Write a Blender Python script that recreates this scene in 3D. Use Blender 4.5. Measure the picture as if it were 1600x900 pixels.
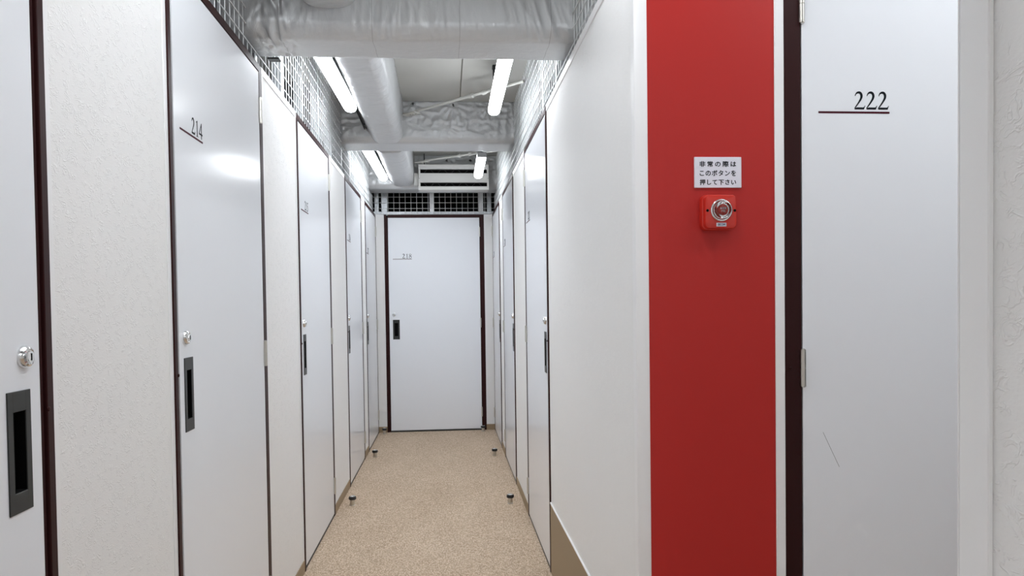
import bpy, bmesh, math, random
from mathutils import Vector, Matrix, noise

for o in list(bpy.data.objects):
    bpy.data.objects.remove(o)
S = bpy.context.scene
COL = S.collection
PI = math.pi

# ------------------------------------------------------------------ camera
H = 1.18                                   # eye height
F, YAW, PITCH, ROLL, CY = 1181.3, 0.0859, -0.0240, -0.0133, 505.8
cam_d = bpy.data.cameras.new('camera')
cam = bpy.data.objects.new('camera', cam_d)
COL.objects.link(cam)
fw = Vector((math.sin(YAW)*math.cos(PITCH), math.cos(YAW)*math.cos(PITCH), math.sin(PITCH)))
rt = Vector((math.cos(YAW), -math.sin(YAW), 0))
up = rt.cross(fw)
c_, s_ = math.cos(ROLL), math.sin(ROLL)
R_, U_ = rt*c_ + up*s_, up*c_ - rt*s_
M = Matrix((R_, U_, -fw)).transposed().to_4x4()
M.translation = (0, 0, H)
cam.matrix_world = M
cam_d.sensor_fit = 'HORIZONTAL'
cam_d.sensor_width = 36
cam_d.lens = F/1600*36
cam_d.shift_y = (CY-450)/1600
cam_d.clip_start = 0.01
S.camera = cam

# ------------------------------------------------------------------ world, light, exposure
W = bpy.data.worlds.new('world')
S.world = W
W.use_nodes = True
W.node_tree.nodes['Background'].inputs[0].default_value = (0.9, 0.95, 1, 1)
W.node_tree.nodes['Background'].inputs[1].default_value = 0.05
S.view_settings.view_transform = 'Standard'
S.view_settings.look = 'None'
S.view_settings.exposure = 1.15
S.view_settings.gamma = 1
S.view_settings.use_curve_mapping = False
TUBE = 11.0                                # strength of every luminous tube cover
S.cycles.max_bounces = 14
S.cycles.diffuse_bounces = 8
S.cycles.sample_clamp_indirect = 8

# ------------------------------------------------------------------ key dimensions
XL, XR, D = -0.653, 0.445, 7.18            # corridor faces and end wall
YC, YN = 1.741, 0.619                      # mouth of the side passage
ZT, ZC = 2.045, 2.535                       # partition top, ceiling
DW = 0.936                                 # outer width of a door frame
YB = -2.6

# ------------------------------------------------------------------ materials
def mat(name, col, rough=0.5, metal=0.0, spec=0.5, coat=0.0):
    m = bpy.data.materials.new(name)
    m.use_nodes = True
    b = m.node_tree.nodes['Principled BSDF']
    b.inputs['Base Color'].default_value = (*col, 1)
    b.inputs['Roughness'].default_value = rough
    b.inputs['Metallic'].default_value = metal
    b.inputs['Specular IOR Level'].default_value = spec
    b.inputs['Coat Weight'].default_value = coat
    return m

def N(m, t, **kw):
    n = m.node_tree.nodes.new(t)
    for k, v in kw.items():
        if k.startswith('i_'):
            n.inputs[k[2:].replace('_', ' ')].default_value = v
        else:
            setattr(n, k, v)
    return n

def L(m, a, b):
    m.node_tree.links.new(a, b)

def bsdf(m):
    return m.node_tree.nodes['Principled BSDF']

def add_bump(m, height, strength, dist):
    b = N(m, 'ShaderNodeBump')
    b.inputs['Strength'].default_value = strength
    b.inputs['Distance'].default_value = dist
    L(m, height, b.inputs['Height'])
    L(m, b.outputs[0], bsdf(m).inputs['Normal'])
    return b

def math_node(m, op, a, b=None, clamp=False):
    n = N(m, 'ShaderNodeMath', operation=op, use_clamp=clamp)
    for k, v in ((0, a), (1, b)):
        if v is None:
            continue
        if isinstance(v, (int, float)):
            n.inputs[k].default_value = v
        else:
            L(m, v, n.inputs[k])
    return n.outputs[0]

def ramp(m, fac, stops):
    r = N(m, 'ShaderNodeValToRGB')
    e = r.color_ramp.elements
    while len(e) < len(stops):
        e.new(0.5)
    for el, (p, c) in zip(e, stops):
        el.position = p
        el.color = (*c, 1)
    L(m, fac, r.inputs[0])
    return r.outputs[0]

def wallpaper():
    m = mat('pulled stucco wallpaper', (0.885, 0.883, 0.876), 0.55, spec=0.35)
    tc = N(m, 'ShaderNodeTexCoord')
    n1 = N(m, 'ShaderNodeTexNoise', i_Scale=52.0, i_Detail=2.0, i_Roughness=0.55, i_Distortion=2.0)
    n2 = N(m, 'ShaderNodeTexNoise', i_Scale=48.0, i_Detail=1.0)
    n3 = N(m, 'ShaderNodeTexNoise', i_Scale=330.0, i_Detail=2.0)
    mp = N(m, 'ShaderNodeMapping')
    mp.inputs['Scale'].default_value = (0.7, 0.62, 1.0)
    L(m, tc.outputs['Object'], mp.inputs[0])
    for n in (n1, n2, n3):
        L(m, mp.outputs[0], n.inputs['Vector'])
    a = math_node(m, 'ABSOLUTE', math_node(m, 'SUBTRACT', n1.outputs['Fac'], 0.5))
    ridge = math_node(m, 'SUBTRACT', 1.0, math_node(m, 'MULTIPLY', a, 20.0), True)
    mask = math_node(m, 'MULTIPLY', math_node(m, 'SUBTRACT', n2.outputs['Fac'], 0.45), 8.0, True)
    r = math_node(m, 'MULTIPLY', ridge, mask)
    hgt = math_node(m, 'ADD', r, math_node(m, 'MULTIPLY', n3.outputs['Fac'], 0.45))
    add_bump(m, hgt, 0.47, 0.0016)
    return m

def carpet():
    m = mat('beige loop carpet', (0.5, 0.4, 0.3), 0.95, spec=0.1)
    tc = N(m, 'ShaderNodeTexCoord')
    v = N(m, 'ShaderNodeTexVoronoi', i_Scale=210.0)
    n = N(m, 'ShaderNodeTexNoise', i_Scale=150.0, i_Detail=3.0, i_Roughness=0.7)
    n4 = N(m, 'ShaderNodeTexNoise', i_Scale=3.0, i_Detail=2.0)
    mp = N(m, 'ShaderNodeMapping')
    mp.inputs['Scale'].default_value = (1.25, 0.6, 1)
    L(m, tc.outputs['Object'], mp.inputs[0])
    for q in (v, n, n4):
        L(m, mp.outputs[0], q.inputs['Vector'])
    sep = N(m, 'ShaderNodeSeparateColor')
    L(m, v.outputs['Color'], sep.inputs[0])
    f = math_node(m, 'ADD', math_node(m, 'MULTIPLY', sep.outputs[0], 0.55), math_node(m, 'MULTIPLY', n.outputs['Fac'], 0.5))
    f = math_node(m, 'ADD', f, math_node(m, 'MULTIPLY', math_node(m, 'SUBTRACT', n4.outputs['Fac'], 0.5), 0.2))
    c = ramp(m, f, [(0.15, (0.31, 0.225, 0.15)), (0.5, (0.54, 0.415, 0.30)), (0.9, (0.80, 0.665, 0.53))])
    L(m, c, bsdf(m).inputs['Base Color'])
    add_bump(m, v.outputs['Distance'], 0.6, 0.003)
    return m

def wrap_mat(name, axis, seams, scale):
    """grey silver-coated insulation cloth: fine crumple in the bump, a few dark tape seams"""
    m = mat(name, (0.61, 0.62, 0.63), 0.36, metal=0.25, spec=0.5)
    tc = N(m, 'ShaderNodeTexCoord')
    mp = N(m, 'ShaderNodeMapping')
    mp.inputs['Scale'].default_value = scale
    L(m, tc.outputs['Object'], mp.inputs[0])
    n = N(m, 'ShaderNodeTexNoise', i_Scale=30.0, i_Detail=6.0, i_Roughness=0.62, i_Distortion=1.0)
    L(m, mp.outputs[0], n.inputs['Vector'])
    add_bump(m, n.outputs['Fac'], 0.45, 0.006)
    if seams:
        sp = N(m, 'ShaderNodeSeparateXYZ')
        L(m, tc.outputs['Object'], sp.inputs[0])
        w = N(m, 'ShaderNodeTexNoise', i_Scale=7.0)
        L(m, tc.outputs['Object'], w.inputs['Vector'])
        x = math_node(m, 'ADD', sp.outputs[axis], math_node(m, 'MULTIPLY', math_node(m, 'SUBTRACT', w.outputs['Fac'], 0.5), 0.012))
        tot = None
        for s in seams:
            k = math_node(m, 'LESS_THAN', math_node(m, 'ABSOLUTE', math_node(m, 'SUBTRACT', x, s)), 0.0008)
            tot = k if tot is None else math_node(m, 'MAXIMUM', tot, k)
        mix = N(m, 'ShaderNodeMix', data_type='RGBA')
        mix.inputs['A'].default_value = (0.61, 0.62, 0.63, 1)
        mix.inputs['B'].default_value = (0.36, 0.36, 0.37, 1)
        L(m, tot, mix.inputs['Factor'])
        L(m, mix.outputs['Result'], bsdf(m).inputs['Base Color'])
    return m

def red_paper():
    m = mat('red wall sheet', (0.47, 0.022, 0.018), 0.45, spec=0.3)
    tc = N(m, 'ShaderNodeTexCoord')
    n = N(m, 'ShaderNodeTexNoise', i_Scale=420.0, i_Detail=2.0)
    L(m, tc.outputs['Object'], n.inputs['Vector'])
    add_bump(m, n.outputs['Fac'], 0.12, 0.0006)
    return m

def ceiling_mat():
    m = mat('grey ceiling board', (0.50, 0.50, 0.475), 0.8, spec=0.2)
    tc = N(m, 'ShaderNodeTexCoord')
    n = N(m, 'ShaderNodeTexNoise', i_Scale=2.5, i_Detail=3.0)
    L(m, tc.outputs['Object'], n.inputs['Vector'])
    c = ramp(m, n.outputs['Fac'], [(0.3, (0.48, 0.48, 0.455)), (0.7, (0.53, 0.53, 0.505))])
    L(m, c, bsdf(m).inputs['Base Color'])
    return m

def galv():
    m = mat('galvanised steel', (0.62, 0.64, 0.66), 0.45, metal=0.8)
    tc = N(m, 'ShaderNodeTexCoord')
    n = N(m, 'ShaderNodeTexVoronoi', i_Scale=60.0)
    L(m, tc.outputs['Object'], n.inputs['Vector'])
    c = ramp(m, n.outputs['Distance'], [(0.0, (0.42, 0.44, 0.46)), (1.0, (0.56, 0.58, 0.60))])
    L(m, c, bsdf(m).inputs['Base Color'])
    return m

def emit(name, col, strength):
    m = bpy.data.materials.new(name)
    m.use_nodes = True
    b = bsdf(m)
    b.inputs['Base Color'].default_value = (0.9, 0.9, 0.9, 1)
    b.inputs['Emission Color'].default_value = (*col, 1)
    b.inputs['Emission Strength'].default_value = strength
    return m

def clear_plastic():
    m = mat('clear plastic', (0.95, 0.93, 0.93), 0.06, spec=0.5)
    bsdf(m).inputs['Transmission Weight'].default_value = 1.0
    bsdf(m).inputs['IOR'].default_value = 1.3
    return m

PANEL = mat('white gloss door steel', (0.845, 0.868, 0.905), 0.16, spec=0.13)
BROWN = mat('dark brown steel frame', (0.030, 0.0075, 0.0075), 0.42, spec=0.15)
PAPER = wallpaper()
TRIM = mat('white plastic trim', (0.89, 0.89, 0.895), 0.35)
BASE = mat('brown vinyl base', (0.34, 0.255, 0.16), 0.55, spec=0.3)
CARPET = carpet()
RED = red_paper()
CEIL = ceiling_mat()
GALV = galv()
WIRE = mat('white coated wire', (0.80, 0.82, 0.82), 0.35)
STAIN = mat('satin stainless steel', (0.62, 0.60, 0.55), 0.3, metal=1.0)
CHROME = mat('chrome', (0.80, 0.80, 0.80), 0.14, metal=1.0)
BLACK = mat('matte black metal', (0.018, 0.020, 0.019), 0.42)
PIT = mat('black recess', (0.004, 0.004, 0.004), 0.9, spec=0.08)
RUBBER = mat('black rubber', (0.012, 0.012, 0.013), 0.5)
INK = mat('dark lettering', (0.006, 0.008, 0.012), 0.6, spec=0.1)
MAROON = mat('maroon rule', (0.06, 0.006, 0.014), 0.6, spec=0.1)
GLOW = emit('luminous tube cover', (0.955, 0.995, 1.04), TUBE)
HOUSING = mat('light fitting housing', (0.55, 0.56, 0.57), 0.45)
RAILM = mat('dark grey rail', (0.07, 0.072, 0.072), 0.5, metal=0.2)
ACW = mat('off white unit casing', (0.72, 0.72, 0.70), 0.4)
ROD = mat('grey painted steel rod', (0.60, 0.60, 0.57), 0.5)
SIGNW = mat('white sign plate', (0.80, 0.80, 0.88), 0.3)
BTNRED = mat('bright red plastic', (0.60, 0.030, 0.018), 0.22, spec=0.5)
CLEAR = clear_plastic()
WHITEINK = mat('white lettering', (0.85, 0.80, 0.80), 0.4)
NAVY = mat('navy lettering', (0.02, 0.05, 0.12), 0.4)
STORESHADE = mat('storage lining with painted shade', (0.035, 0.038, 0.042), 0.8)  # near-black colour stands in for the shade inside the unlit storage rooms
OUTERSHADE = mat('outer storage lining with painted shade', (0.03, 0.033, 0.032), 0.85)  # same painted gloom, for the outer walls and the end room

# ------------------------------------------------------------------ helpers
def link(o, parent=None):
    COL.objects.link(o)
    if parent is not None:
        o.parent = parent
    return o

def obj(name, bm, m, parent=None, smooth=False, loc=None):
    bmesh.ops.recalc_face_normals(bm, faces=bm.faces[:])
    for f in bm.faces:
        f.smooth = True
    if not smooth:
        for e in bm.edges:
            e.smooth = len(e.link_faces) == 2 and e.calc_face_angle(0) < 0.6
    me = bpy.data.meshes.new(name)
    bm.to_mesh(me)
    bm.free()
    me.materials.append(m)
    o = bpy.data.objects.new(name, me)
    if loc:
        o.location = loc
    return link(o, parent)

def tag(o, label=None, cat=None, group=None, kind=None):
    for k, v in (('label', label), ('category', cat), ('group', group), ('kind', kind)):
        if v:
            o[k] = v
    return o

def empty(name, loc, rz, label, cat, group=None, kind=None):
    o = bpy.data.objects.new(name, None)
    o.empty_display_size = 0.1
    o.location = loc
    o.rotation_euler = (0, 0, rz)
    link(o)
    return tag(o, label, cat, group, kind)

def B(*boxes, bevel=0.0, seg=1):
    bm = bmesh.new()
    for b in boxes:
        add_box(bm, *b, bevel=bevel, seg=seg)
    return bm

def add_box(bm, x0, x1, y0, y1, z0, z1, bevel=0.0, seg=1):
    vs = [bm.verts.new((x, y, z)) for x in (x0, x1) for y in (y0, y1) for z in (z0, z1)]
    fs = [bm.faces.new([vs[i] for i in q]) for q in
          ((0, 1, 3, 2), (4, 6, 7, 5), (0, 4, 5, 1), (2, 3, 7, 6), (0, 2, 6, 4), (1, 5, 7, 3))]
    if bevel > 0:
        es = set(e for f in fs for e in f.edges)
        bmesh.ops.bevel(bm, geom=list(es), offset=bevel, segments=seg, profile=0.5, affect='EDGES')

def add_tube(bm, a, b, r, n=12, r2=None, caps=True):
    a, b = Vector(a), Vector(b)
    d = (b-a).normalized()
    u = d.orthogonal().normalized()
    v = d.cross(u)
    r2 = r if r2 is None else r2
    ra = [bm.verts.new(a + (u*math.cos(2*PI*i/n) + v*math.sin(2*PI*i/n))*r) for i in range(n)]
    rb = [bm.verts.new(b + (u*math.cos(2*PI*i/n) + v*math.sin(2*PI*i/n))*r2) for i in range(n)]
    for i in range(n):
        bm.faces.new((ra[i], ra[(i+1) % n], rb[(i+1) % n], rb[i]))
    if caps:
        bm.faces.new(ra)
        bm.faces.new(rb)

def add_lathe(bm, prof, origin, axis='z', n=32):
    """revolve (radius, height) points; axis 'z' points up, 'y' points to -y (towards a viewer in front)"""
    o = Vector(origin)
    rings = []
    for r, hh in prof:
        ring = []
        for i in range(n if r > 1e-6 else 1):
            a = 2*PI*i/n
            p = Vector((r*math.cos(a), r*math.sin(a), hh)) if axis == 'z' else Vector((r*math.cos(a), -hh, r*math.sin(a)))
            ring.append(bm.verts.new(o+p))
        rings.append(ring)
    for p, q in zip(rings, rings[1:]):
        for i in range(n):
            j = (i+1) % n
            if len(p) == 1 and len(q) == 1:
                break
            if len(p) == 1:
                bm.faces.new((p[0], q[i], q[j]))
            elif len(q) == 1:
                bm.faces.new((p[i], p[j], q[0]))
            else:
                bm.faces.new((p[i], p[j], q[j], q[i]))
    for ring in (rings[0], rings[-1]):
        if len(ring) > 2:
            bm.faces.new(ring)

# ------------------------------------------------------------------ serif numerals (drawn in a 500 x 676 cell)
def cr(pts, n=7):
    out = []
    P = [pts[0]] + list(pts) + [pts[-1]]
    for i in range(1, len(P)-2):
        p0, p1, p2, p3 = P[i-1], P[i], P[i+1], P[i+2]
        for k in range(n):
            t = k/n
            out.append(tuple(0.5*(2*b + (c-a)*t + (2*a-5*b+4*c-d)*t*t + (3*b-a-3*c+d)*t**3) for a, b, c, d in zip(p0, p1, p2, p3)))
    out.append(P[-2])
    return out

def stroke(pts, closed=False):
    if closed:
        pts = pts + [pts[0]]
    q = cr(pts)
    Ls, Rs = [], []
    for i, (x, y, w) in enumerate(q):
        a, b = q[max(0, i-1)], q[min(len(q)-1, i+1)]
        dx, dy = b[0]-a[0], b[1]-a[1]
        l = math.hypot(dx, dy) or 1
        w += 5
        Ls.append((x-dy/l*w, y+dx/l*w))
        Rs.append((x+dy/l*w, y-dx/l*w))
    return [[Ls[i], Ls[i+1], Rs[i+1], Rs[i]] for i in range(len(q)-1)]

def ring(cx, cy, rx, ry, thick, thin, n=28):
    out = []
    for i in range(n):
        q = []
        for a, o in ((i, 1), (i+1, 1), (i+1, -1), (i, -1)):
            t = 2*PI*a/n
            w = thin + (thick-thin)*math.cos(t)**2
            q.append((cx+(rx+o*w*0.5)*math.cos(t), cy+(ry+o*w*0.5*0.8)*math.sin(t)))
        out.append(q)
    return out

GLYPH = {
    '0': ring(250, 331, 185, 322, 82, 26),
    '1': [[(205, 40), (292, 40), (292, 676), (278, 676), (205, 640)], [(112, 588), (117, 572), (205, 606), (205, 642), (278, 676)],
          [(118, 0), (394, 0), (394, 16), (305, 30), (292, 60), (205, 60), (192, 30), (118, 16)]],
    '2': stroke([(45, 505, 8), (72, 570, 15), (125, 622, 27), (195, 640, 36), (262, 620, 42), (305, 560, 45), (314, 485, 43), (288, 400, 36),
                 (226, 300, 28), (150, 196, 22), (70, 95, 17), (28, 34, 14)])
         + [[(24, 0), (420, 0), (476, 140), (458, 148), (424, 96), (385, 78), (110, 78), (22, 22)]],
    '3': stroke([(60, 520, 8), (95, 590, 16), (160, 640, 28), (235, 640, 36), (300, 585, 40), (300, 500, 36), (240, 420, 24), (165, 372, 10)])
         + stroke([(165, 372, 10), (260, 358, 24), (335, 290, 42), (352, 200, 44), (320, 90, 38), (230, 25, 24), (140, 25, 26), (60, 45, 34)]),
    '4': [[(12, 160), (473, 160), (473, 230), (12, 230)], [(292, 0), (372, 0), (372, 676), (318, 676), (292, 640)],
          [(12, 228), (70, 228), (330, 610), (330, 676), (318, 676)]],
    '5': [[(110, 590), (400, 590), (434, 676), (175, 676)]] + stroke([(170, 672, 12), (120, 560, 14), (70, 430, 10)])
         + stroke([(70, 420, 12), (200, 405, 34), (310, 330, 44), (345, 220, 46), (310, 95, 38), (210, 22, 26), (120, 24, 26), (50, 45, 34)]),
    '6': ring(258, 205, 165, 200, 80, 24) + stroke([(440, 670, 8), (320, 630, 16), (200, 530, 28), (120, 400, 40), (92, 240, 44)]),
    '7': [[(40, 590), (430, 590), (449, 662), (79, 662), (20, 515), (36, 508), (75, 575)]] + stroke([(415, 640, 30), (340, 420, 32), (237, 0, 36)]),
    '8': ring(250, 512, 128, 152, 74, 30) + ring(250, 172, 160, 168, 78, 30) + stroke([(150, 420, 24), (250, 345, 44), (350, 260, 28)]),
    '9': ring(245, 455, 165, 205, 80, 24) + stroke([(60, -8, 8), (180, 35, 16), (305, 140, 28), (380, 270, 40), (408, 430, 44)]),
}

def add_number(bm, text, x_right, z_base, height, y, sx=0.94):
    s = height/676
    adv = 500*s*sx
    x = x_right - adv*len(text)
    for ch in text:
        for poly in GLYPH[ch]:
            f = bm.faces.new([bm.verts.new((x+px*s*sx, y, z_base+pz*s)) for px, pz in poly])
            r = bmesh.ops.extrude_face_region(bm, geom=[f])
            bmesh.ops.translate(bm, vec=(0, 0.0004, 0), verts=[v for v in r['geom'] if isinstance(v, bmesh.types.BMVert)])
        x += adv

def text_mesh(name, body, width, height, m, parent, loc, rx=PI/2, bold=0.0, spacing=1.0):
    c = bpy.data.curves.new(name+'_outline', 'FONT')
    c.body = body
    c.size = 1
    c.space_character = spacing
    c.offset = 0.0
    c.extrude = 0.004
    o = bpy.data.objects.new('lettering_outline', c)
    COL.objects.link(o)
    dg = bpy.context.evaluated_depsgraph_get()
    me = bpy.data.meshes.new_from_object(o.evaluated_get(dg))
    bpy.data.objects.remove(o)
    xs = [v.co.x for v in me.vertices]
    ys = [v.co.y for v in me.vertices]
    sx, sy = width/(max(xs)-min(xs)), height/(max(ys)-min(ys))
    cx, cy = (max(xs)+min(xs))/2, (max(ys)+min(ys))/2
    for v in me.vertices:
        v.co = Vector(((v.co.x-cx)*sx, (v.co.y-cy)*sy, v.co.z*0.06))
    if bold:                                   # heavier strokes: the outline laid down again, shifted by a hair
        bm = bmesh.new()
        for k, (dx, dy) in enumerate(((0, 0), (1, 0), (-1, 0), (0, 1), (0, -1))):
            n0 = len(bm.verts)
            bm.from_mesh(me)
            bm.verts.ensure_lookup_table()
            for v in bm.verts[n0:]:
                v.co += Vector((dx*bold*sx, dy*bold*sy, -k*0.000006))
        bm.to_mesh(me)
        bm.free()
    me.materials.clear()
    me.materials.append(m)
    o = bpy.data.objects.new(name, me)
    o.location = loc
    o.rotation_euler = (rx, 0, 0)
    return link(o, parent)

# ------------------------------------------------------------------ setting: shell
XO0, XO1, YO0, YO1 = -2.3, 2.5, YB, 8.7
tag(obj('floor', B((XO0, XO1, YO0, YO1, -0.06, 0)), CARPET), 'beige speckled loop carpet floor of the corridor', 'floor', kind='structure')
bm = bmesh.new()
xs = [XO0, -1.7, -1.1, -0.5, 0.107, 0.70, 1.30, 1.9, XO1]       # boards with an open joint between them
for a, b in zip(xs, xs[1:]):
    add_box(bm, a+0.003, b-0.003, YO0, YO1, ZC, ZC+0.05)
add_box(bm, XO0, XO1, YO0, YO1, ZC+0.012, ZC+0.07)
tag(obj('ceiling', bm, CEIL), 'grey boarded ceiling with narrow open joints', 'ceiling', kind='structure')
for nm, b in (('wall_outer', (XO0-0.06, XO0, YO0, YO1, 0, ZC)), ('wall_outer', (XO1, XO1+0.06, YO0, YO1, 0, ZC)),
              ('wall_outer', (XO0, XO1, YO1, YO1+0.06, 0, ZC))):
    tag(obj(nm, B(b), OUTERSHADE), 'outer wall behind the storage rooms, gloom painted into its colour', 'wall', kind='structure')
tag(obj('wall_rear', B((XO0, XO1, YO0-0.06, YO0, 0, ZC)), PAPER), 'white wall closing the corridor behind the viewpoint', 'wall', kind='structure')
# storage room linings seen through the mesh, lack of light put into their colour
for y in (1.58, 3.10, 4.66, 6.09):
    tag(obj('wall_partition', B((XO0, XL-0.10, y-0.02, y+0.02, 0, ZC)), STORESHADE), 'partition between two storage rooms, gloom painted into its colour', 'wall', kind='structure')
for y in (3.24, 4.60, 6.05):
    tag(obj('wall_partition', B((XR+0.10, XO1, y-0.02, y+0.02, 0, ZC)), STORESHADE), 'partition between two storage rooms, gloom painted into its colour', 'wall', kind='structure')
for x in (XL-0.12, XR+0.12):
    tag(obj('wall_partition', B((x-0.02, x+0.02, D+0.10, YO1, 0, ZC)), OUTERSHADE), 'side lining of the end storage room, gloom painted into its colour', 'wall', kind='structure')

TH = 0.07
n_trim = [0]

def wall_seg(side, u0, u1, label, paper=PAPER, base=0.054, trims=(1, 1, 1), basecap=0.0, tw=0.021):
    """a stretch of partition; u runs along it. side: L, R (corridor sides), E (end wall), F (red wall face)"""
    fr = {'L': lambda u, d: (XL+d, u), 'R': lambda u, d: (XR-d, u), 'E': lambda u, d: (u, D-d), 'F': lambda u, d: (u, YC-d),
          'N': lambda u, d: (u, YN+d)}[side]

    def bb(u0, u1, d0, d1, z0, z1):
        (xa, ya), (xb, yb) = fr(u0, d0), fr(u1, d1)
        return (min(xa, xb), max(xa, xb), min(ya, yb), max(ya, yb), z0, z1)
    nm = {'L': 'left', 'R': 'right', 'E': 'back', 'F': 'front', 'N': 'passage'}[side]
    tag(obj('wall_'+nm, B(bb(u0, u1, -TH, 0, 0, ZT)), paper), label, 'wall', kind='structure')
    tb = []
    if trims[0]:
        tb.append(bb(u0, u0+tw, 0, 0.0022, 0, ZT))
    if trims[1]:
        tb.append(bb(u1-tw, u1, 0, 0.0022, 0, ZT))
    if trims[2]:
        tb.append(bb(u0, u1, 0, 0.0030, ZT-0.024, ZT+0.003))
    if tb:
        n_trim[0] += 1
        tag(obj('trim_%d' % n_trim[0], B(*tb, bevel=0.0008), TRIM), 'white edge trim around the '+label, 'trim', kind='structure')
    if base:
        tag(obj('baseboard_'+nm, B(bb(u0, u1, 0, 0.004, 0, base), bevel=0.001), BASE), 'brown base strip along the '+label, 'baseboard', kind='structure')
    if basecap:
        n_trim[0] += 1
        tag(obj('trim_%d' % n_trim[0], B(bb(u0, u1, 0, 0.006, base, base+basecap), bevel=0.001), TRIM), 'thin white cap on the tall brown base', 'trim', kind='structure')

YL = {213: 0.367, 214: 1.864, 215: 3.428, 216: 5.020, 217: 6.225}
YR = {221: 3.279, 220: 4.935, 219: 6.225}
wall_seg('L', YB, YL[213], 'white wallpapered wall before door 213', trims=(0, 1, 1))
wall_seg('L', YL[213]+DW, YL[214], 'white textured wall between door 214 and the nearest brown frame')
wall_seg('L', YL[214]+DW, YL[215], 'white textured wall between doors 214 and 215')
wall_seg('L', YL[215]+DW, YL[216], 'white wall panel beyond door 215')
wall_seg('L', YL[216]+DW, YL[217], 'narrow white wall panel second beyond door 215')
wall_seg('L', YL[217]+DW, D+TH, 'sliver of white wall in the corner by door 218 handle side', trims=(0, 0, 1))
wall_seg('R', YB, YN, 'white stucco wall close to the viewpoint beside door 222', trims=(0, 0, 1), base=0.308, basecap=0.006)
wall_seg('R', YC+0.001, YR[221], 'long white wallpapered wall running back from the red panel', trims=(0, 0, 1), base=0.308, basecap=0.006)
wall_seg('R', YR[221]+DW, YR[220], 'white wall panel opposite door 216 with brown base', trims=(1, 0, 1))
wall_seg('R', YR[220]+DW, YR[219], 'narrow white wall panel opposite door 217', trims=(1, 0, 1))
wall_seg('R', YR[219]+DW, D+TH, 'sliver of white wall in the corner by door 218 hinges', trims=(0, 0, 1))
wall_seg('E', XL, -0.573, 'white strip of end wall beside door 218 handle', trims=(0, 0, 1))
wall_seg('E', -0.573+DW, XR, 'white strip of end wall beside door 218 hinges', trims=(1, 0, 1))
wall_seg('F', XR+TH+0.0005, 0.802, 'red wall panel carrying the emergency button', paper=RED, trims=(0, 0, 0), base=0)
wall_seg('F', 0.802+DW, XO1, 'white wall of the side passage past door 222')
wall_seg('N', XR+TH+0.0005, XO1, 'white wall of the side passage facing door 222')
# slim red filler over the wall core at the corner, corner beads and the flat strip by door 222
n_trim[0] += 1
tag(obj('trim_%d' % n_trim[0], B((0.470, XR+TH+0.001, YC-0.0012, YC+0.0005, 0, ZT)), RED), 'red sheet edge meeting the corner bead', 'trim', kind='structure')
for y0, y1, f, lab in ((YC, YC+0.028, -1, 'white corner bead between the long wall and the red panel'),
                       (YN-0.036, YN, 1, 'white corner bead on the near wall beside door 222')):
    n_trim[0] += 1
    bm = B((XR-0.003, XR, y0, y1, 0.0, ZT), bevel=0.001)
    if f < 0:
        add_box(bm, XR-0.003, XR+0.028, YC-0.003, YC, 0.0, ZT, bevel=0.0014, seg=2)
    else:
        add_box(bm, XR-0.003, XR+0.028, YN, YN+0.003, 0.0, ZT, bevel=0.0014, seg=2)
        add_box(bm, XR-0.005, XR, y0-0.002, y0+0.003, 0.0, ZT, bevel=0.001)
    tag(obj('trim_%d' % n_trim[0], bm, TRIM), lab, 'trim', kind='structure')
n_trim[0] += 1
tag(obj('trim_%d' % n_trim[0], B((0.779, 0.802, YC-0.004, YC, 0, ZT), bevel=0.001), TRIM), 'white vertical strip between the red panel and door 222', 'trim', kind='structure')

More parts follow.
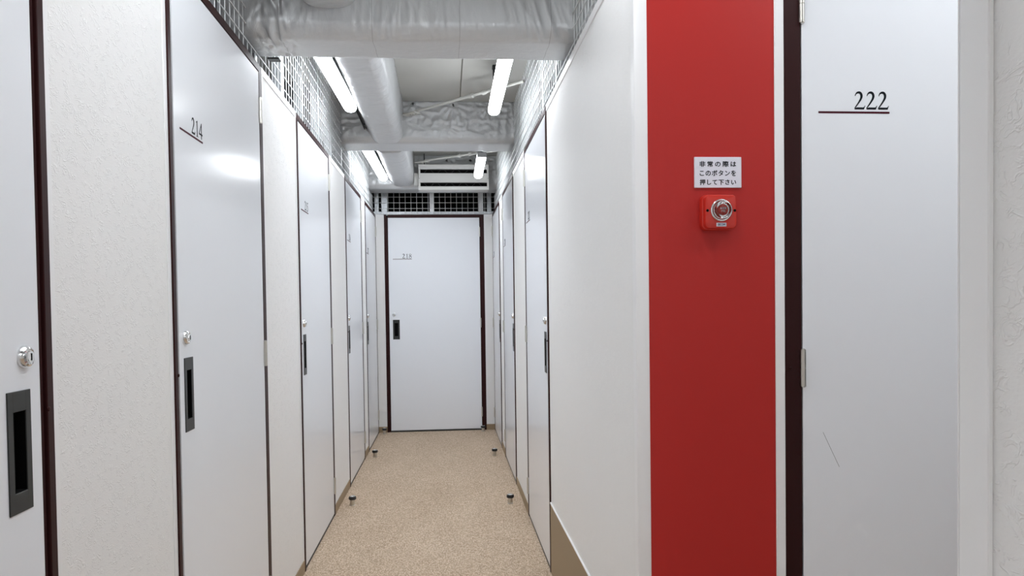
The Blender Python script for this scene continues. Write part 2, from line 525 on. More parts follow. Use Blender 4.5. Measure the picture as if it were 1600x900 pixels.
# ------------------------------------------------------------------ doors
FT = 0.026           # head of the frame
def make_door(n, number, loc, rz, hinge, label, scratch=False):
    """local x: along the door seen from the corridor, -y towards the viewer"""
    root = empty('door_%d' % n, loc, rz, label, 'door', kind='structure')
    FA, FB = (0.033, 0.041) if hinge == 'R' else (0.041, 0.033)
    p0, p1 = FA+0.003, DW-FB-0.003
    zt = ZT-FT-0.003
    # frame: face strip with a rebate strip set back along the latch side and head
    bm = bmesh.new()
    for x0, x1 in ((0.0, FA), (DW-FB, DW)):
        latch = (x0 == 0.0) == (hinge == 'R')
        if latch:
            k = 0.011
            a, b, c, d = (x0, x1-k-0.002, x1-k, x1) if x0 == 0 else (x0+k+0.002, x1, x0, x0+k)
            add_box(bm, a, b, -0.006, 0.07, 0, ZT, bevel=0.0012)
            add_box(bm, c, d, -0.001, 0.07, 0, ZT-FT, bevel=0.0008)
            add_box(bm, min(b, d)-0.003, max(a, c)+0.003, 0.002, 0.069, 0, ZT-FT)
        else:
            add_box(bm, x0, x1, -0.004, 0.07, 0, ZT, bevel=0.0012)
    add_box(bm, FA, DW-FB, -0.005, 0.07, ZT-FT, ZT, bevel=0.0012)
    add_box(bm, FA-0.01, DW-FB+0.01, 0.034, 0.068, 0, ZT-FT+0.004)          # stop behind the leaf
    obj('frame', bm, BROWN, root)
    obj('sill', B((FA, DW-FB, -0.002, 0.068, 0, 0.010), bevel=0.001), BLACK, root)
    # leaf, with a pocket cut for the pull
    hx = FA+0.066 if hinge == 'R' else DW-FB-0.066
    hz, pw, ph = 0.968, 0.017, 0.0615
    yf = -0.003
    bm = bmesh.new()
    gx, gz = [p0, hx-pw, hx+pw, p1], [0.016, hz-ph, hz+ph, zt]
    front = [[bm.verts.new((x, yf, z)) for z in gz] for x in gx]
    for i in range(3):
        for j in range(3):
            if (i, j) != (1, 1):
                bm.faces.new((front[i][j], front[i+1][j], front[i+1][j+1], front[i][j+1]))
    hole = [front[1][1], front[2][1], front[2][2], front[1][2]]
    deep = [bm.verts.new((v.co.x, yf+0.016, v.co.z)) for v in hole]
    for i in range(4):
        bm.faces.new((hole[i], hole[(i+1) % 4], deep[(i+1) % 4], deep[i]))
    bm.faces.new(deep)
    rim = [front[0][0], front[1][0], front[2][0], front[3][0], front[3][1], front[3][2], front[3][3], front[2][3], front[1][3], front[0][3], front[0][2], front[0][1]]
    back = [bm.verts.new((v.co.x, 0.032, v.co.z)) for v in rim]
    for i in range(12):
        bm.faces.new((rim[i], rim[(i+1) % 12], back[(i+1) % 12], back[i]))
    bm.faces.new(back)
    leaf = obj('leaf', bm, PANEL, root)
    # flush pull: plate ring and lined pocket
    bm = bmesh.new()
    w, hh = 0.0315, 0.0925
    add_box(bm, hx-w, hx-pw, yf-0.0022, yf, hz-hh, hz+hh, bevel=0.0006)
    add_box(bm, hx+pw, hx+w, yf-0.0022, yf, hz-hh, hz+hh, bevel=0.0006)
    add_box(bm, hx-pw-0.001, hx+pw+0.001, yf-0.0022, yf, hz+ph, hz+hh, bevel=0.0006)
    add_box(bm, hx-pw-0.001, hx+pw+0.001, yf-0.0022, yf, hz-hh, hz-ph, bevel=0.0006)
    pull = obj('flush_pull', bm, BLACK, leaf)
    tag(pull, 'black recessed pull')
    bm = bmesh.new()
    t = 0.001
    add_box(bm, hx-pw, hx+pw, yf+0.0145, yf+0.0158, hz-ph, hz+ph)
    for a, b in ((hx-pw, hx-pw+t), (hx+pw-t, hx+pw)):
        add_box(bm, a, b, yf-0.001, yf+0.0158, hz-ph, hz+ph)
    for a, b in ((hz-ph, hz-ph+t), (hz+ph-t, hz+ph)):
        add_box(bm, hx-pw, hx+pw, yf-0.001, yf+0.0158, a, b)
    obj('recess', bm, PIT, leaf)
    # lock cylinder
    lx = FA+0.048 if hinge == 'R' else DW-FB-0.048
    bm = bmesh.new()
    add_lathe(bm, [(0.0175, 0), (0.0175, 0.0035), (0.0150, 0.0090), (0.0120, 0.0105), (0.0112, 0.0092), (0.0095, 0.0092), (0.0090, 0.0120), (0.0, 0.0124)], (lx, yf, 1.111), 'y', 28)
    lock = obj('lock_cylinder', bm, CHROME, leaf, smooth=False)
    obj('keyhole', B((lx-0.0011, lx+0.0011, yf-0.0128, yf-0.0118, 1.1055, 1.1165)), PIT, leaf)
    # number and rule, always towards the viewer's near side of the plate
    x0 = p0+0.041
    bm = bmesh.new()
    add_number(bm, str(number), x0+0.177, 1.637, 0.0425, yf-0.0005)
    obj('number_lettering', bm, INK, leaf)
    obj('underline', B((x0, x0+0.177, yf-0.0006, yf, 1.6273, 1.6320)), MAROON, leaf)
    # hinges
    gxh = p1+0.0015 if hinge == 'R' else p0-0.0015
    for zc in (0.175, 1.022, 1.882):
        bm = bmesh.new()
        for a, b in ((zc-0.044, zc-0.0006), (zc+0.0006, zc+0.044)):
            add_tube(bm, (gxh, -0.0075, a), (gxh, -0.0075, b), 0.0066, 14)
        add_tube(bm, (gxh, -0.0075, zc-0.046), (gxh, -0.0075, zc+0.046), 0.0045, 10)
        add_box(bm, gxh-0.0012, gxh+0.0012, -0.006, 0.02, zc-0.043, zc+0.043)
        h = obj('hinge', bm, STAIN, root)
    # frame screw on the latch side at mid height
    fx = 0.018 if hinge == 'R' else DW-0.018
    if n == 9:
        fx = 0.013
    bm = bmesh.new()
    add_lathe(bm, [(0.0042, 0), (0.0042, 0.0010), (0.0026, 0.0026), (0, 0.0028)], (fx, -0.006, 1.022), 'y', 12)
    obj('screw', bm, BROWN, root)
    if scratch:
        bm = bmesh.new()
        a, b, w = (0.094, 0.866), (0.134, 0.781), 0.0006
        vs = [bm.verts.new((x, yf-0.0002, z)) for x, z in ((a[0]-w, a[1]), (a[0]+w*0.3, a[1]), (b[0]+w, b[1]), (b[0]-w*0.3, b[1]))]
        bm.faces.new(vs)
        tag(obj('scratch', bm, INK, leaf), 'fine dark slanting scratch')
    return root

DOORS = [
    (1, 213, (XL, YL[213], 0), PI/2, 'L', 'white storage door cut off at the edge of view, nearest brown frame'),
    (2, 214, (XL, YL[214], 0), PI/2, 'R', 'white storage door numbered 214 with chrome lock and black pull'),
    (3, 215, (XL, YL[215], 0), PI/2, 'R', 'white storage door numbered 215, next beyond door 214'),
    (4, 216, (XL, YL[216], 0), PI/2, 'R', 'glossy white storage door next beyond door 215'),
    (5, 217, (XL, YL[217], 0), PI/2, 'R', 'glossy white storage door in the row of 214, touching the corner by door 218'),
    (6, 218, (-0.573, D, 0), 0, 'R', 'white storage door numbered 218 facing down the corridor'),
    (7, 219, (XR, YR[219]+DW, 0), -PI/2, 'L', 'narrow sliver of white door opposite door 217, by the hinges of door 218'),
    (8, 220, (XR, YR[220]+DW, 0), -PI/2, 'L', 'glossy white door second beyond the long wallpapered wall of the red corner'),
    (10, 221, (XR, YR[221]+DW, 0), -PI/2, 'L', 'glossy white door first beyond the long wallpapered wall of the red corner'),
    (9, 222, (0.802, YC, 0), 0, 'L', 'white storage door numbered 222 beside the red wall panel'),
]
for d in DOORS:
    make_door(*d, scratch=(d[1] == 222))

# ------------------------------------------------------------------ wrapped steel beams under the ceiling
def rr_profile(w, h, r, step):
    """U-shaped section: down the front (u=-w/2), across the bottom, up the back; returns (u, v, nu, nv, s); v=0 at the bottom"""
    pts = []
    n = max(2, int((h-r)/step))
    for i in range(n):
        pts.append((-w/2, h-(h-r)*i/n, -1, 0))
    m = max(4, int(r*PI/2/step))
    for i in range(m):
        a = PI/2*i/m
        pts.append((-w/2+r-r*math.cos(a), r-r*math.sin(a), -math.cos(a), -math.sin(a)))
    n2 = max(2, int((w-2*r)/step))
    for i in range(n2):
        pts.append((-w/2+r+(w-2*r)*i/n2, 0, 0, -1))
    for i in range(m):
        a = PI/2*i/m
        pts.append((w/2-r+r*math.sin(a), r-r*math.cos(a), math.sin(a), -math.cos(a)))
    for i in range(n+1):
        pts.append((w/2, r+(h-r)*i/n, 1, 0))
    return pts

def ridged(x, y, z, p=2.2):
    return (1-abs(noise.noise(Vector((x, y, z)))))**p

def wrapped_beam(name, along, c, z0, h, w, r, l0, l1, f0, f1, disp, m, step=0.007):
    """along: axis 'x' or 'y'; c: centre on the other axis; fine sampling between f0 and f1"""
    prof = rr_profile(w, h, r, step)
    ls = [l0] if l0 < f0-1e-4 else []
    n = int((f1-f0)/step)
    ls += [f0+(f1-f0)*i/n for i in range(n+1)]
    if l1 > f1+1e-4:
        ls.append(l1)
    bm = bmesh.new()
    rows = []
    for t in ls:
        row = []
        for k, (u, v, nu, nv) in enumerate(prof):
            d = disp(t, u, v, nu, nv) if f0-1e-5 <= t <= f1+1e-5 else 0
            uu, vv = c+u+nu*d, z0+v+nv*d
            row.append(bm.verts.new((t, uu, vv) if along == 'x' else (uu, t, vv)))
        rows.append(row)
    for a, b in zip(rows, rows[1:]):
        for i in range(len(prof)-1):
            bm.faces.new((a[i], a[i+1], b[i+1], b[i]))
    for row in (rows[0], rows[-1]):
        bm.faces.new(row)
    bm.faces.new([rows[i][0] for i in range(len(rows))] + [rows[i][-1] for i in range(len(rows)-1, -1, -1)])
    return obj(name, bm, m, None, smooth=True)

def disp_main(t, u, v, nu, nv):
    front = max(0.0, -nu)
    sk = 0.35*(t+0.1)
    amt = 0.35+0.65*max(0.0, min(1.0, 0.5+1.6*noise.noise(Vector((t*3.2, v*2.5, 8.8)))))
    a = (ridged(t*22+v*5*sk*10, v*3.0, 1.7, 6)*0.0050 + ridged(t*37+v*9*sk*9+3, v*5.0, 6.3, 7)*0.0032)*front*amt
    b = noise.noise(Vector((t*60+v*14, v*12, 5.1)))*0.0012*front
    bott = noise.noise(Vector((t*45, u*45, 9.3)))*0.0008*(1-front)
    low = noise.noise(Vector((t*4, v*4, 2.2)))*0.003
    end = 0.006*math.exp(-((t+0.58)/0.05)**2) * noise.noise(Vector((t*60, v*22, u*22)))*2
    return a+b+bott+low+end

PINS2 = [(-0.201, 2.513), (0.063, 2.512), (0.309, 2.502)]
def disp_cross(t, u, v, nu, nv):
    front = max(0.0, -nu)
    z = v+2.265
    tot = noise.noise(Vector((t*5, v*5, 3.2)))*0.004
    fold = ridged(t*9+v*7, v*20-t*5, 7.7, 5)*0.0075 + ridged(t*21-v*13, v*31+t*9, 2.9, 6)*0.0035
    fan = 0
    for px, pz in PINS2:
        dx, dz = t-px, z-pz
        rr = math.hypot(dx, dz)+0.01
        a = math.atan2(dz, dx)
        fan += math.exp(-(rr/0.11)**2)*(0.5+0.5*math.sin(a*11+px*30))*0.011*min(1, rr/0.04)
    vert = ridged(t*17, v*2, 4.4, 5)*0.005*max(0, noise.noise(Vector((t*3.1+4, v, 1))) + 0.25)*2
    bott = noise.noise(Vector((t*26, u*26, 1.3)))*0.0008*(1-front)
    return tot*(0.4+0.6*front) + (fold+fan+vert)*front*min(1.0, v/0.08) + bott

def disp_long(t, u, v, nu, nv):
    a = ridged(t*16+u*5, u*7+v*5, 6.1, 6)*0.0042
    b = noise.noise(Vector((t*44+u*12, u*10, v*10)))*0.0014
    low = noise.noise(Vector((t*3, u*6, v*6)))*0.004
    return a+b+low

WR1 = wrap_mat('grey wrap, first beam', 0, (-0.565, -0.245, 0.06, 0.385), (1, 1, 0.35))
WR2 = wrap_mat('grey wrap, cross beams', 0, (), (1, 1, 1))
WRL = wrap_mat('grey wrap, long beam', 1, (3.52, 3.80, 4.55, 5.72), (0.45, 1.6, 0.45))
b1 = wrapped_beam('wrapped_beam', 'x', 2.8275, 2.125, ZC-2.125, 0.275, 0.055, XO0, XO1, -0.70, 0.52, disp_main, WR1, 0.0055)
tag(b1, 'big grey cloth-wrapped beam across the top, nearest of three cross beams', 'beam', 'wrapped beams under the ceiling')
b2 = wrapped_beam('wrapped_beam', 'x', 5.22, 2.265, ZC-2.265, 0.32, 0.05, XO0, XO1, -0.72, 0.52, disp_cross, WR2, 0.008)
tag(b2, 'crumpled grey wrapped beam between the two pairs of lights', 'beam', 'wrapped beams under the ceiling')
b3 = wrapped_beam('wrapped_beam', 'x', 7.015, 2.240, ZC-2.240, 0.31, 0.05, XO0, XO1, -0.72, 0.52, disp_cross, WR2, 0.010)
tag(b3, 'grey wrapped beam behind the air unit above door 218', 'beam', 'wrapped beams under the ceiling')
for y0, y1, xc, zz, lab in ((YB, 2.692, -0.392, 2.222, 'rounded grey wrapped beam end poking over the nearest cross beam'),
                    (2.965, 5.062, -0.375, 2.262, 'grey wrapped lengthwise beam beside the first long light'),
                    (5.38, 6.862, -0.378, 2.262, 'grey wrapped lengthwise beam between the farther light and air unit')):
    f0 = max(y0, 1.6)
    tag(wrapped_beam('wrapped_beam', 'y', xc, zz, ZC-zz, 0.208, 0.064, y0, y1, f0, y1, disp_long, WRL, 0.0075),
        lab, 'beam', 'wrapped beams under the ceiling')
for (px, pz), y in [(p, 5.055) for p in PINS2] + [((0.022, 2.494), 6.856), ((0.234, 2.494), 6.856)]:
    par = b2 if y < 6 else b3
    bm = bmesh.new()
    add_lathe(bm, [(0.014, 0.0), (0.014, 0.002), (0.010, 0.0028), (0.0052, 0.003), (0.0052, 0.016), (0, 0.017)], (px, y, pz), 'y', 18)
    obj('fixing_pin', bm, RAILM, par)
bm = bmesh.new()
add_box(bm, -0.655, -0.612, 2.92, 2.960, 2.116, 2.1225, bevel=0.002)
tag(obj('strap', bm, RUBBER, b1), 'black strap under the beam end')

# ------------------------------------------------------------------ wire mesh screens over the partitions
PITCHW = 0.0535
def mesh_screen(side, c, u0, u1, beams, label, studs, phase=0.0, railed=True):
    """side 'L'/'R': plane x=c running along y; 'E': plane y=c running along x"""
    root = empty('wire_mesh_screen', ((c, (u0+u1)/2, ZT) if side != 'E' else ((u0+u1)/2, c, ZT)), 0, label, 'mesh screen', 'wire mesh screens above the partitions')
    off = Vector(root.location)
    bm = bmesh.new()
    out = {'L': -1, 'R': 1, 'E': 1}[side]

    def P(u, z, d=0.0):
        v = Vector((c+out*d, u, z)) if side != 'E' else Vector((u, c+out*d, z))
        return v-off
    rw = 0.0019
    u = u0+phase
    while u < u1:
        top = ZC-0.004
        for a, b, zb in beams:
            if a-0.006 < u < b+0.006:
                top = min(top, zb-0.012)
        if top > ZT+0.01:
            add_tube(bm, P(u, ZT-0.002), P(u, top), rw, 6)
        u += PITCHW
    k = 0
    z = ZT+0.008
    while z < ZC-0.01:
        spans = [(u0, u1)]
        for a, b, zb in beams:
            if z > zb-0.012:
                spans = [s for q in spans for s in ((q[0], min(q[1], a-0.006)), (max(q[0], b+0.006), q[1])) if s[1]-s[0] > 0.02]
        for a, b in spans:
            add_tube(bm, P(a, z, -0.0035), P(b, z, -0.0035), rw, 6)
        z += PITCHW
    obj('wire_grid', bm, WIRE, root)
    if railed:
        bm = bmesh.new()
        a, b = P(u0, ZT-0.003, 0.008), P(u1, ZT+0.034, 0.046)
        add_box(bm, min(a.x, b.x), max(a.x, b.x), min(a.y, b.y), max(a.y, b.y), a.z, b.z, bevel=0.0015)
        obj('bottom_rail', bm, GALV, root)
    for us, w, mm in studs:
        top = ZC-0.002
        for a, b, zb in beams:
            if a-0.03 < us+w and us < b+0.03:
                top = min(top, zb-0.012)
        if top < ZT+0.06:
            continue
        bm = bmesh.new()
        for q in ((us, us+w, 0.010, 0.0125), (us, us+0.003, 0.010, 0.044), (us+w-0.003, us+w, 0.010, 0.044)):
            a, b = P(q[0], ZT+0.034, q[2]), P(q[1], top, q[3])
            add_box(bm, min(a.x, b.x), max(a.x, b.x), min(a.y, b.y), max(a.y, b.y), a.z, b.z)
        obj('post', bm, mm, root)
    return root

BMS = [(2.69, 2.965, 2.125), (5.06, 5.38, 2.265), (6.86, 7.17, 2.240)]
rng = random.Random(4)
def studs(u0, u1):
    out = []
    u = u0
    while u < u1-0.06:
        out.append((u, 0.045, GALV))
        u += 0.455
    return out
mesh_screen('L', XL-0.022, YB, D+0.02, BMS, 'white wire mesh screen above doors 214 and 215', studs(0.12, D), phase=0.018)
mesh_screen('R', XR+0.022, YC+0.02, D+0.02, BMS, 'white wire mesh screen above the long wall behind the red panel', studs(1.80, D), phase=0.01)
mesh_screen('E', D+0.022, XL-0.02, XR+0.02, [], 'white wire mesh screen above door 218',
            [(-0.662, 0.042, GALV), (-0.600, 0.060, GALV), (-0.147, 0.042, TRIM), (0.313, 0.050, TRIM), (0.395, 0.045, GALV)], phase=0.032)
mesh_screen('E', YC+0.022, XR+0.095, XO1, [], 'white wire mesh screen above the red panel and door 222', [(0.62+0.3*i, 0.045, GALV) for i in range(6)], phase=0.01)
mesh_screen('R', XR+0.022, YB, YN-0.01, [], 'white wire mesh screen above the near wall beside door 222', studs(-2.2, 0.4), phase=0.01)

# ------------------------------------------------------------------ luminous tubes
def light(x, y0, y1, x2, label, along='y', zb=2.29, stub=True):
    """batten: grey housing with a rounded luminous cover below; hangs from two stubs"""
    ln = y1-y0
    cx, cy = ((x+x2)/2, (y0+y1)/2) if along == 'y' else ((y0+y1)/2, (x+x2)/2)
    rz = math.atan2(-(x2-x), ln) if along == 'y' else -PI/2
    root = empty('tube_light', (cx, cy, zb), rz, label, 'ceiling light', 'luminous tube lights')
    h2 = ln/2
    w = 0.0345
    bm = bmesh.new()
    prof = [(-w, 0.034), (-w, 0.022), (-w*0.92, 0.012), (-w*0.7, 0.005), (-w*0.35, 0.001), (0, 0), (w*0.35, 0.001), (w*0.7, 0.005), (w*0.92, 0.012), (w, 0.022), (w, 0.034)]
    rows = []
    for t, k in ((-h2, 0.86), (-h2+0.006, 0.97), (-h2+0.016, 1.0), (h2-0.034, 1.0), (h2-0.016, 0.9), (h2-0.006, 0.72), (h2, 0.4)):
        rows.append([bm.verts.new((px*k, t, 0.034-(0.034-pz)*(0.6+0.4*k))) for px, pz in prof])
    for a, b in zip(rows, rows[1:]):
        for i in range(len(prof)-1):
            bm.faces.new((a[i], a[i+1], b[i+1], b[i]))
        bm.faces.new((a[0], b[0], b[-1], a[-1]))
    bm.faces.new(rows[0])
    bm.faces.new(rows[-1])
    obj('luminous_cover', bm, GLOW, root, smooth=True)
    obj('housing', B((-0.033, 0.033, -h2-0.002, h2-0.03, 0.0345, 0.047), bevel=0.004, seg=2), HOUSING, root)
    obj('end_cap', B((-0.034, 0.034, -h2-0.012, -h2-0.0025, 0.010, 0.047), bevel=0.003, seg=2), HOUSING, root)
    for t in (-h2+0.03, h2-0.15):
        bm = bmesh.new()
        add_tube(bm, (0, t, 0.046), (0, t, ZC-zb-0.001), 0.012, 12)
        add_box(bm, -0.014, 0.014, t-0.03, t+0.03, ZC-zb-0.014, ZC-zb-0.001, bevel=0.003)
        obj('stem', bm, RUBBER, root)
    return root

light(-0.552, 3.01, 4.41, -0.526, 'long luminous tube beside the wrapped beam, above door 215')
light(0.285, 3.01, 4.45, 0.292, 'luminous tube hanging near the mesh opposite door 215')
light(-0.543, 5.405, 6.655, -0.527, 'farther luminous tube beside the wrapped beam, above door 216', zb=2.27)
light(0.272, 5.53, 6.40, 0.281, 'short luminous tube with grey end cap in front of the air unit', zb=2.25)
light(-0.52, 0.75, 2.03, -0.52, 'luminous tube out of view before the nearest wrapped beam')
light(0.28, 0.75, 2.03, 0.28, 'luminous tube out of view above the passage mouth')
light(-0.52, -1.9, -0.62, -0.52, 'luminous tube out of view behind the viewpoint')
light(0.28, -1.9, -0.62, 0.28, 'luminous tube out of view behind the viewpoint near the stucco wall')
light(1.18, 0.95, 2.23, 1.18, 'luminous tube out of view over the side passage', along='x')

# dark lighting rails above the tubes, beside the long beam
for y0, y1, lab in ((3.00, 5.045, 'dark grey rail between the long tube and wrapped beam above door 215'),
                    (5.40, 6.84, 'dark grey rail between the farther tube and wrapped beam above door 216')):
    root = empty('lighting_rail', (-0.508, (y0+y1)/2, 2.345), 0, lab, 'rail', 'dark lighting rails')
    h2 = (y1-y0)/2
    bm = bmesh.new()
    add_box(bm, -0.011, -0.008, -h2, h2, 0, 0.022)
    add_box(bm, 0.008, 0.011, -h2, h2, 0, 0.022)
    add_box(bm, -0.011, 0.011, -h2, h2, 0.019, 0.022)
    obj('channel', bm, RAILM, root)
    bm = bmesh.new()
    add_tube(bm, (0, h2-0.10, 0.012), (0, h2-0.012, 0.010), 0.0045, 8)
    add_tube(bm, (0, h2-0.012, 0.010), (0.006, h2-0.006, 0.008), 0.0045, 8)
    obj('end_hook', bm, RUBBER, root)
    for t in (-h2+0.1, h2-0.2):
        bm = bmesh.new()
        add_tube(bm, (0, t, 0.02), (0, t, ZC-2.345-0.001), 0.005, 8)
        obj('hanger', bm, RAILM, root)

# ------------------------------------------------------------------ air unit in front of the far beam
root = empty('air_unit', (0.080, 6.68, 2.203), 0, 'white two-slot air unit hung in front of the far wrapped beam', 'air conditioner')
w2, hu, dep = 0.308, 0.222, 0.150
bm = bmesh.new()
sl = ((0.030, 0.064), (0.145, 0.180))
add_box(bm, -w2, w2, 0.030, dep, 0, hu, bevel=0.004)
zs = [0, sl[0][0], sl[0][1], sl[1][0], sl[1][1], hu]
for a, b in ((zs[0], zs[1]), (zs[2], zs[3]), (zs[4], zs[5])):
    add_box(bm, -w2+0.0005, w2-0.0005, 0, 0.031, a, b, bevel=0.0025)
for a, b in ((-w2, -w2+0.016), (w2-0.016, w2)):
    add_box(bm, a, b, 0.0006, 0.031, 0.001, hu-0.001, bevel=0.002)
obj('casing', bm, ACW, root)
for k, (a, b) in enumerate(sl):
    g = obj('air_slot', B((-w2+0.016, w2-0.016, 0.0265, 0.0296, a, b)), PIT, root)
    for i in range(9):
        x = -w2+0.06+i*0.060
        s = 1 if (i+k) % 2 else -1
        bm = bmesh.new()
        add_tube(bm, (x-0.012*s, 0.022, a+0.006), (x+0.012*s, 0.022, b-0.006), 0.0011, 6)
        obj('vane', bm, RAILM, g)
obj('side_box', B((-w2-0.039, -w2-0.0003, 0.025, 0.110, 0.042, 0.150), bevel=0.003), ACW, root)
for t in (-w2+0.05, w2-0.05):
    bm = bmesh.new()
    add_tube(bm, (t, 0.09, hu-0.002), (t, 0.09, ZC-2.203-0.001), 0.005, 8)
    obj('hanger_rod', bm, RAILM, root)
for zz in (0.100,):
    for t in (-w2+0.008, w2-0.008):
        bm = bmesh.new()
        add_lathe(bm, [(0.003, 0), (0.003, 0.001), (0, 0.0015)], (t, 0.0006, zz), 'y', 10)
        obj('screw', bm, RAILM, root)

# ------------------------------------------------------------------ diagonal tie rods with turnbuckles
def tie_rod(a, b, f, label):
    a, b = Vector(a), Vector(b)
    d = (b-a)
    root = empty('tie_rod', a, math.atan2(d.y, d.x), label, 'tie rod', 'diagonal tie rods under the ceiling')
    ln = math.hypot(d.x, d.y)
    m = ln*f
    bm = bmesh.new()
    add_tube(bm, (0.10, 0, 0), (m-0.045, 0, 0), 0.0085, 12)
    add_tube(bm, (m+0.045, 0, 0), (ln, 0, 0), 0.0085, 12)
    obj('rod', bm, ROD, root, smooth=False)
    bm = bmesh.new()
    for s in (-1, 1):
        add_tube(bm, (m-0.05, 0.010*s, 0), (m+0.05, 0.010*s, 0), 0.0055, 10)
        add_tube(bm, (m+0.045*s, 0, 0), (m+0.075*s, 0, 0), 0.0165, 14, r2=0.011)
    obj('turnbuckle', bm, ROD, root)
    bm = bmesh.new()
    add_box(bm, 0.0, 0.13, -0.030, 0.030, -0.012, -0.004, bevel=0.003)
    add_tube(bm, (0.07, 0, -0.020), (0.07, 0, 0.006), 0.010, 6)
    add_tube(bm, (0.105, 0, -0.018), (0.105, 0, 0.006), 0.008, 6)
    obj('gusset', bm, ROD, root)
    return root
tie_rod((-0.255, 5.02, 2.44), (0.452, 4.257, 2.44), 0.65, 'grey diagonal tie rod with turnbuckle before the crumpled beam')
tie_rod((-0.250, 6.705, 2.45), (0.452, 6.186, 2.45), 0.60, 'grey diagonal tie rod with turnbuckle above the air unit')

# ------------------------------------------------------------------ floor door stops
def stop(x, y, label):
    root = empty('doorstop', (x, y, 0), 0, label, 'doorstop', 'floor doorstops')
    bm = bmesh.new()
    add_lathe(bm, [(0.0, 0), (0.017, 0), (0.017, 0.002), (0.0140, 0.004), (0.0135, 0.036), (0.0, 0.036)], (0, 0, 0.0), 'z', 24)
    obj('stem', bm, STAIN, root)
    bm = bmesh.new()
    add_lathe(bm, [(0.0, 0.0345), (0.0185, 0.0345), (0.0220, 0.0375), (0.0225, 0.0470), (0.0205, 0.0520), (0.0170, 0.0535), (0.0, 0.0535)], (0, 0, 0), 'z', 28)
    obj('rubber_ring', bm, RUBBER, root)
    bm = bmesh.new()
    add_lathe(bm, [(0.0, 0.0530), (0.0165, 0.0530), (0.0150, 0.0560), (0.0080, 0.0575), (0.0, 0.0580)], (0, 0, 0), 'z', 24)
    obj('cap', bm, CHROME, root, smooth=True)
stop(-0.578, 4.557, 'black-rimmed floor doorstop just beyond the hinges of door 215')
stop(0.361, 4.471, 'black-rimmed floor doorstop opposite door 215, by the first brown base strip')
stop(-0.581, 6.013, 'small floor doorstop second along the wall of door 215')
stop(0.360, 5.932, 'small floor doorstop second along the wall opposite door 215')
stop(-0.594, 7.095, 'floor doorstop at the frame foot on the handle side of door 218')
stop(0.325, 7.088, 'floor doorstop at the frame foot on the hinge side of door 218')

# ------------------------------------------------------------------ sign and emergency button on the red panel
sx0, sx1, sz0, sz1 = 0.5835, 0.6970, 1.4505, 1.5225
root = empty('wall_sign', ((sx0+sx1)/2, YC, (sz0+sz1)/2), 0, 'white sign with three lines of black Japanese text above the emergency button', 'sign')
hw, hh = (sx1-sx0)/2, (sz1-sz0)/2
obj('plate', B((-hw, hw, -0.005, 0, -hh, hh), bevel=0.0008), SIGNW, root)
for i, (txt, wd, sp) in enumerate((('非常の際は', 0.0880, 1.45), ('このボタンを', 0.0870, 1.15), ('押して下さい', 0.0870, 1.15))):
    text_mesh('lettering', txt, wd, 0.0128, INK, root, (-0.0005, -0.0052, 0.0195-0.0212*i), bold=0.022, spacing=sp)

bx, bz = 0.6377, 1.3915
root = empty('emergency_button', (bx, YC, bz), 0, 'red emergency push button box below the white sign', 'button')
def rounded_plate(bm, hw, hh, r, y0, y1, inset, seg=7):
    def loop(k, y):
        out = []
        a, b, q = hw-k, hh-k, max(r-k*0.3, 0.001)
        for cx, cz, s in ((a-q, b-q, 0), (-a+q, b-q, 1), (-a+q, -b+q, 2), (a-q, -b+q, 3)):
            for i in range(seg+1):
                t = PI/2*(s+i/seg)
                out.append(bm.verts.new((cx+q*math.cos(t), y, cz+q*math.sin(t))))
        return out
    rows = [loop(0, y0), loop(0, y1+inset), loop(inset*0.35, y1+inset*0.3), loop(inset, y1), loop(inset+hw*0.35, y1-0.0012)]
    for a, b in zip(rows, rows[1:]):
        n = len(a)
        for i in range(n):
            bm.faces.new((a[i], a[(i+1) % n], b[(i+1) % n], b[i]))
    bm.faces.new(rows[0])
    bm.faces.new(rows[-1])
bm = bmesh.new()
rounded_plate(bm, 0.0408, 0.0412, 0.012, 0, -0.016, 0.002)
obj('back_box', bm, BTNRED, root)
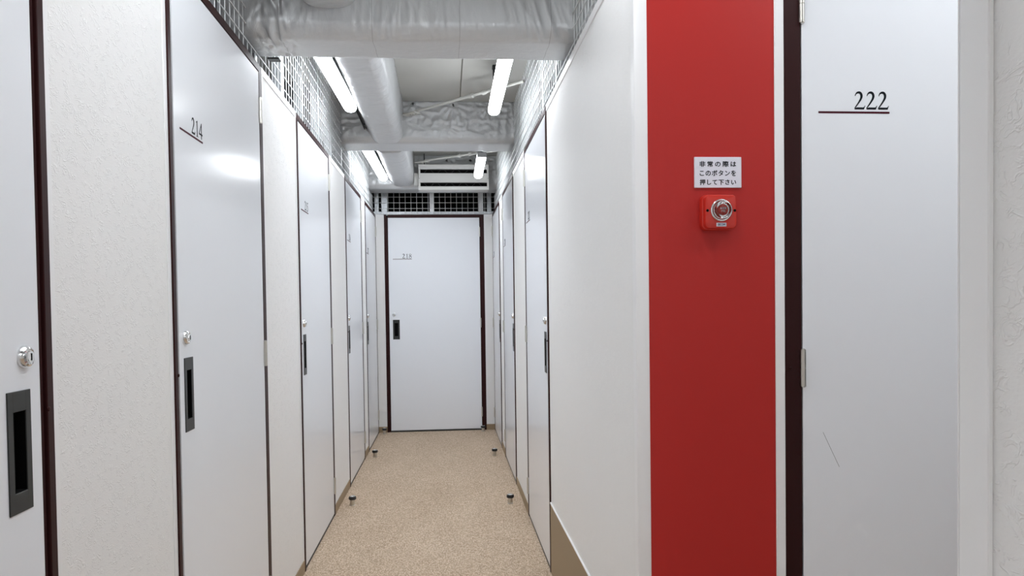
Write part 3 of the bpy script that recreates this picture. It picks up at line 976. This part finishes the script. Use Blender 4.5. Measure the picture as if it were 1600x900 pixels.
bm = bmesh.new()
rounded_plate(bm, 0.0378, 0.0390, 0.011, -0.0155, -0.030, 0.003)
obj('faceplate', bm, BTNRED, root)
yb = -0.031
cz = 0.003
bm = bmesh.new()
add_lathe(bm, [(0.0258, 0), (0.0258, 0.0030), (0.0236, 0.0046), (0.0215, 0.0040), (0.0205, 0.0010), (0.0205, 0)], (0, yb, cz), 'y', 40)
obj('ring', bm, CHROME, root, smooth=True)
bm = bmesh.new()
add_lathe(bm, [(0.0202, 0.0), (0.0202, 0.012), (0.0190, 0.0150), (0.0160, 0.0162), (0.0150, 0.0150), (0.0, 0.0150), (0.0, 0.0136), (0.0152, 0.0136), (0.0182, 0.0128), (0.0190, 0.0)], (0, yb, cz), 'y', 40)
obj('clear_cover', bm, CLEAR, root, smooth=True)
bm = bmesh.new()
add_lathe(bm, [(0.0170, 0.0003), (0.0170, 0.004), (0.0130, 0.006), (0.0130, 0.0005), (0.0120, 0.0005)], (0, yb, cz), 'y', 36)
obj('inner_ring', bm, CHROME, root, smooth=True)
bm = bmesh.new()
add_lathe(bm, [(0.0122, 0.0002), (0.0122, 0.0085), (0.0112, 0.0095), (0.0, 0.0097)], (0, yb, cz), 'y', 32)
push = obj('push_button', bm, BTNRED, root)
text_mesh('lettering', '非常用', 0.0150, 0.0050, WHITEINK, push, (0, yb-0.0102, cz+0.0030), bold=0.012)
text_mesh('lettering', '押釦', 0.0098, 0.0050, WHITEINK, push, (0, yb-0.0102, cz-0.0030), bold=0.012)
plate = obj('maker_plate', B((-0.0118, 0.0118, yb-0.0012, yb+0.0005, -0.0345, -0.0260), bevel=0.0004), SIGNW, root)
text_mesh('lettering', 'SECOM', 0.0172, 0.0046, NAVY, plate, (0, yb-0.0013, -0.0302), bold=0.035)
for t in (-0.0325, 0.0325):
    bm = bmesh.new()
    add_lathe(bm, [(0.0032, 0), (0.0032, 0.0006), (0.0, 0.0007)], (t, -0.0302, 0.0025), 'y', 14)
    obj('screw', bm, PIT, root)
